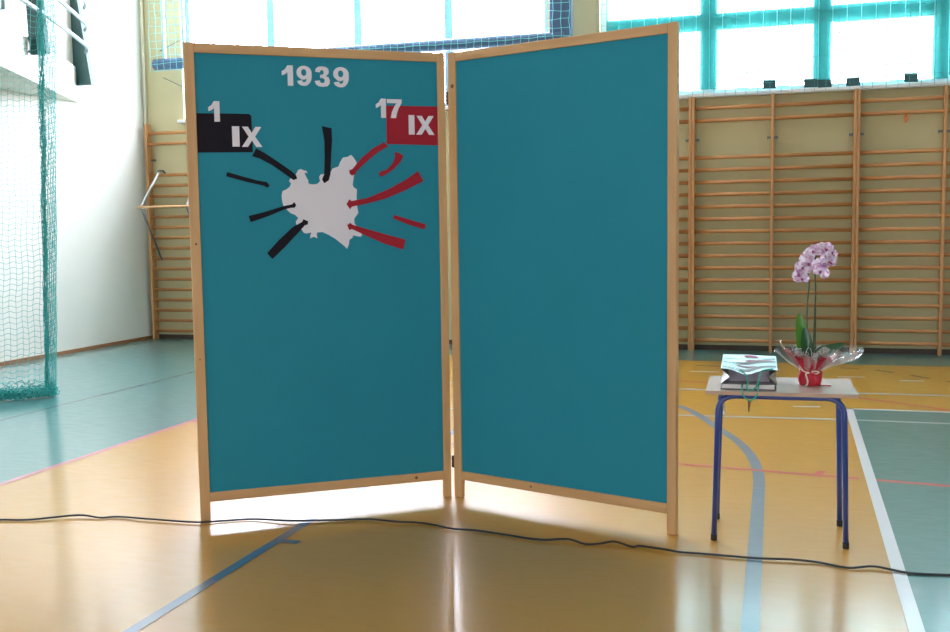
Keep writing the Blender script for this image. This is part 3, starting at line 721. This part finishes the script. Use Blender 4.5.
# ------------------------------------------------------------------ orchid
ox, oy, _ = D(0.142, 0.022)
orc = empty('potted_orchid', (ox, oy, ZT))
tag(orc, 'white and purple orchid in a crimson wrapped pot with cellophane', 'orchid')
MB().lathe([(0.001, .001), (.040, .001), (.046, .02), (.054, .095), (.050, .096), (.046, .085), (.001, .083)], n=24).build('pot', M['red_wrap'], orc, smooth=True)
def wrapf(u, v):
    a = 2 * PI * u; t = max(0, (v - .42) / .58)
    if v < .42:
        k = v / .42; r = .050 + .006 * math.sin(PI * k) - .008 * k ** 3
        z = .002 + .070 * k
    else:
        r = .042 + .062 * t ** .9; z = .072 + .060 * t
    jag = .5 + .5 * math.sin(7 * a + .8)
    r += .0035 * math.sin(11 * a) * (.4 + v) + .018 * t * jag
    z += .028 * t * jag + .012 * t * math.cos(a - 2.6)
    return (r * math.cos(a), r * math.sin(a), z)
MB().grid(wrapf, 66, 14).build('crepe_wrap', M['red_wrap'], orc, smooth=True)
def celf(u, v):
    a = 2 * PI * u
    stretch = 1 + .80 * max(0, math.cos(a + .1)) ** 4 + .25 * max(0, math.cos(a - PI)) ** 3 + .14 * math.cos(5 * a + .5)
    r = .046 + (.105 * v) * stretch + .007 * math.sin(9 * a + 6 * v) * v + .004 * math.sin(23 * a) * v
    z = .070 + .115 * v * (1 - .12 * max(0, math.cos(a)) ** 2) + .022 * math.sin(5 * a + .6) * v + .010 * math.sin(11 * a + 3 * v) * v
    return (r * math.cos(a), r * math.sin(a), z)
MB().grid(celf, 96, 10).build('cellophane', M['cellophane'], orc, smooth=True)
# white shreds lying in the wrap
b = MB(); rr = random.Random(2)
for i in range(150):
    a = rr.uniform(0, 2 * PI); r0 = rr.uniform(.01, .09); z0 = .100 + r0 * .75
    p0 = Vector((r0 * math.cos(a), r0 * math.sin(a), z0)); d = Vector((rr.uniform(-.03, .03), rr.uniform(-.03, .03), rr.uniform(-.005, .03)))
    b.tube([p0, p0 + d * .5 + Vector((0, 0, .008)), p0 + d], .0011, 3, caps=False)
b.build('shredded_filling', M['paper_white'], orc)
MB().lathe([(.001, .086), (.044, .086), (.040, .094), (.02, .098), (.001, .10)], n=20).build('bark', M['soil'], orc, smooth=True)
# ribbon round the neck with loop and tails
b = MB(); b.tube([(.0435 * math.cos(t), .0435 * math.sin(t), .066 + .002 * math.sin(3 * t)) for t in [k * PI / 12 for k in range(25)]], .004, 6)
b.tube(catmull([(.0, -.045, .066), (-.020, -.056, .060), (-.012, -.060, .030), (-.014, -.058, .008), (-.024, -.062, .003)], 5), .0042, 6)
b.tube(catmull([(.0, -.045, .066), (.022, -.056, .074), (.040, -.056, .070), (.022, -.054, .060), (.0, -.046, .066)], 5), .0036, 6)
b.tube(catmull([(.0, -.045, .066), (-.024, -.054, .070), (-.040, -.050, .080), (-.052, -.052, .098)], 5), .0034, 6)
b.build('raffia_bow', M['ribbon'], orc, smooth=True)
b = MB(); b.tube(catmull([(.0, -.050, .066), (.030, -.058, .056), (.052, -.054, .062), (.045, -.05, .078)], 5), .003, 6)
b.tube([(.050, -.03, .004), (.095, -.04, .004)], .0024, 6)
b.build('raffia_bow', M['red_ribbon'], orc, smooth=True)['label'] = 'red raffia strand'
def leaf(pts, w, mat, nrm):
    c = catmull(pts, 6); n = len(c) - 1; N = Vector(nrm)
    def f(u, v):
        k = min(n, int(round(u * n))); p = c[k]
        t = (c[min(k + 1, n)] - c[max(k - 1, 0)]).normalized(); sd = t.cross(N).normalized()
        ww = w * (math.sin(PI * min(1, .12 + .88 * u)) ** .55) * (1 if u < .995 else .15)
        x = (v - .5) * 2
        return p + sd * (x * ww) + N * (.25 * ww * x * x)
    return MB().grid(f, n, 6).build('leaf', mat, orc, smooth=True)
leaf([(-.012, .01, .09), (-.028, -.005, .17), (-.044, -.012, .26), (-.056, -.01, .352)], .034, M['leaf'], (.30, -.95, .05))
leaf([(-.004, -.02, .09), (-.012, -.035, .16), (-.022, -.042, .23), (-.030, -.038, .285)], .028, M['leaf_dark'], (.2, -.95, .25))
leaf([(.010, -.01, .12), (.050, -.03, .160), (.100, -.035, .180), (.160, -.022, .208)], .030, M['leaf_dark'], (-.1, -.75, .65))
leaf([(.0, .02, .09), (.03, .05, .14), (.06, .09, .17)], .02, M['leaf_dark'], (0, -.3, .95))
st1 = catmull([(-.012, .0, .09), (-.016, .005, .25), (-.018, .0, .38), (-.010, -.01, .50), (-.028, -.02, .585), (-.062, -.035, .575)], 6)
st2 = catmull([(.012, .005, .09), (.016, .005, .28), (.020, .0, .45), (.016, -.015, .62), (.05, -.02, .685), (.095, -.03, .64)], 6)
for s_ in (st1, st2):
    MB().tube(s_, .0038, 8).build('stem', M['stem'], orc, smooth=True)
MB().tube([(.022, .010, .09), (.021, .004, .47)], .0026, 6).build('support_stick', M['stem'], orc, smooth=True)
def flower(c, face, size, roll):
    f = Vector(face).normalized(); u = f.cross(Vector((0, 0, 1))).normalized(); w = u.cross(f).normalized()
    R = Matrix((u, w, f)).transposed().to_4x4()
    T = Matrix.Translation(c) @ R @ Matrix.Rotation(roll, 4, 'Z')
    b = MB()
    for (ang, ln, wd, off) in ((90, 1.0, .36, 0), (215, .95, .34, 0), (325, .95, .34, 0), (5, 1.02, .62, .06), (175, 1.02, .62, .06)):
        a = math.radians(ang)
        def pf(p, q):
            r = ln * p; x = (q - .5) * 2; ww = wd * math.sin(PI * (.10 + .83 * p)) ** .7
            z = off + .22 * p * p - .35 * p * p * p + .10 * x * x * p + .05 * math.sin(6 * x + ang) * p
            return Vector((math.cos(a) * r - math.sin(a) * x * ww, math.sin(a) * r + math.cos(a) * x * ww, z)) * size
        b.grid(pf, 6, 6)
    b.bm.transform(T)
    o = b.build('flower', M['petal'], orc, smooth=True)
    l = MB(); l.grid(lambda p, q: Vector(((q - .5) * .36 * (1 - p * .5), -.28 * p - .03, .14 + .26 * math.sin(PI * p) + .2 * (q - .5) ** 2)) * size, 4, 4)
    l.tube([Vector((0, .0, .08)) * size, Vector((0, .03, .26)) * size], [.09 * size, .05 * size], 8)
    l.bm.transform(T); l.build('lip', M['lip'], o, smooth=True)
fl_list = [((-.066, -.045, .545), (-.5, -.8, .1), .046), ((-.048, -.05, .580), (-.2, -1, .2), .046), ((-.030, -.03, .625), (-.4, -.9, .3), .044),
           ((-.024, -.05, .598), (.3, -1, .0), .042), ((.000, -.03, .655), (-.2, -.9, .4), .042), ((.040, -.03, .560), (-.1, -1, .05), .044),
           ((.046, -.045, .600), (.3, -1, .2), .042), ((.058, -.04, .665), (.1, -.9, .4), .046), ((.090, -.03, .640), (.7, -.7, .2), .044),
           ((.078, -.045, .605), (.5, -.9, -.1), .044), ((.030, -.03, .668), (-.3, -.9, .5), .036), ((-.052, -.02, .525), (-.2, -.9, -.3), .036)]
for i, (c, f, s_) in enumerate(fl_list):
    flower(Vector((c[0] * .92 + .006, c[1], c[2] - .006)), f, s_ * .90, (i * .7) % 1.2 - .6)

# ------------------------------------------------------------------ cable on the floor
CAB = [(-4.9, 4.15), (-4.164, 4.371), (-4.026, 4.435), (-3.868, 4.475), (-3.661, 4.596), (-3.523, 4.601), (-3.442, 4.641), (-3.237, 4.634), (-2.97, 4.645), (-2.837, 4.716), (-2.7, 4.779), (-2.493, 4.784), (-2.305, 4.86), (-2.107, 4.929), (-1.952, 4.903), (-1.829, 4.933), (-1.748, 4.917), (-1.621, 4.859), (-1.508, 4.87), (-1.344, 4.842), (-1.156, 4.798), (-1.026, 4.832), (-0.932, 4.79), (-0.864, 4.815), (-0.798, 4.845), (-0.709, 4.803), (-0.675, 4.825), (-0.552, 4.785), (-0.482, 4.776), (-0.391, 4.781), (-0.153, 4.768), (0.016, 4.783), (0.128, 4.785), (0.253, 4.74), (0.363, 4.770), (0.498, 4.736), (0.667, 4.75), (0.807, 4.768), (1.5, 4.80)]
pts = [(x, y, 0.0075 + 0.006 * max(0, math.sin(i * 1.9))) for i, (x, y) in enumerate(CAB)]
cb = MB().tube(catmull(pts, 5), 0.0055, 8).build('power_cable', M['cable'], smooth=True)
tag(cb, 'black power cable snaking across the floor in front of the screen', 'cable')

# ------------------------------------------------------------------ light: overcast daylight through the far windows and the added back ones
w = bpy.data.worlds.new('overcast_sky'); S.world = w; w.use_nodes = True
nt = w.node_tree; bgk = nt.nodes['Background']
tcw = nt.nodes.new('ShaderNodeTexCoord'); sx = nt.nodes.new('ShaderNodeSeparateXYZ'); rpw = nt.nodes.new('ShaderNodeValToRGB')
rpw.color_ramp.elements[0].position = 0.0; rpw.color_ramp.elements[0].color = (0.94, 0.93, 1.06, 1)
rpw.color_ramp.elements[1].position = 0.6; rpw.color_ramp.elements[1].color = (0.94, 0.94, 1.12, 1)
nt.links.new(tcw.outputs['Generated'], sx.inputs[0]); nt.links.new(sx.outputs['Z'], rpw.inputs[0]); nt.links.new(rpw.outputs[0], bgk.inputs[0])
bgk.inputs[1].default_value = SKY
def portal(name, loc, rot, sxx, syy):
    L = bpy.data.lights.new(name, 'AREA'); L.shape = 'RECTANGLE'; L.size = sxx; L.size_y = syy
    L.cycles.is_portal = True
    o = bpy.data.objects.new(name, L); COL.objects.link(o); o.location = loc; o.rotation_euler = rot
for W in (WL, WR):
    portal('window_portal', ((W[0] + W[1]) / 2, YF + 0.30, (W[2] + W[3]) / 2), (-PI / 2, 0, 0), W[1] - W[0], W[3] - W[2])
for W in FILL_WINDOWS:
    portal('window_portal', ((W[0] + W[1]) / 2, YB - 0.30, (W[2] + W[3]) / 2), (PI / 2, 0, 0), W[1] - W[0], W[3] - W[2])

# ------------------------------------------------------------------ camera
yaw, tilt, roll, fpx = 0.2973, 0.08605, -0.01406, 1036.2
f0 = Vector((-math.sin(yaw), math.cos(yaw), 0)); r0 = Vector((math.cos(yaw), math.sin(yaw), 0)); u0 = Vector((0, 0, 1))
fw = f0 * math.cos(tilt) - u0 * math.sin(tilt); up = u0 * math.cos(tilt) + f0 * math.sin(tilt)
rr_ = r0 * math.cos(roll) + up * math.sin(roll); uu = up * math.cos(roll) - r0 * math.sin(roll)
cam = bpy.data.cameras.new('camera'); cam.sensor_width = 36.0; cam.lens = fpx / 950.0 * 36.0
co = bpy.data.objects.new('camera', cam); COL.objects.link(co)
mw = Matrix((rr_, uu, -fw)).transposed().to_4x4(); mw.translation = Vector((0, 0, 1.53))
co.matrix_world = mw
S.camera = co
S.view_settings.view_transform = 'Standard'; S.view_settings.look = 'None'
S.view_settings.gamma = 1.0; S.view_settings.use_curve_mapping = False
S.view_settings.exposure = 0.0
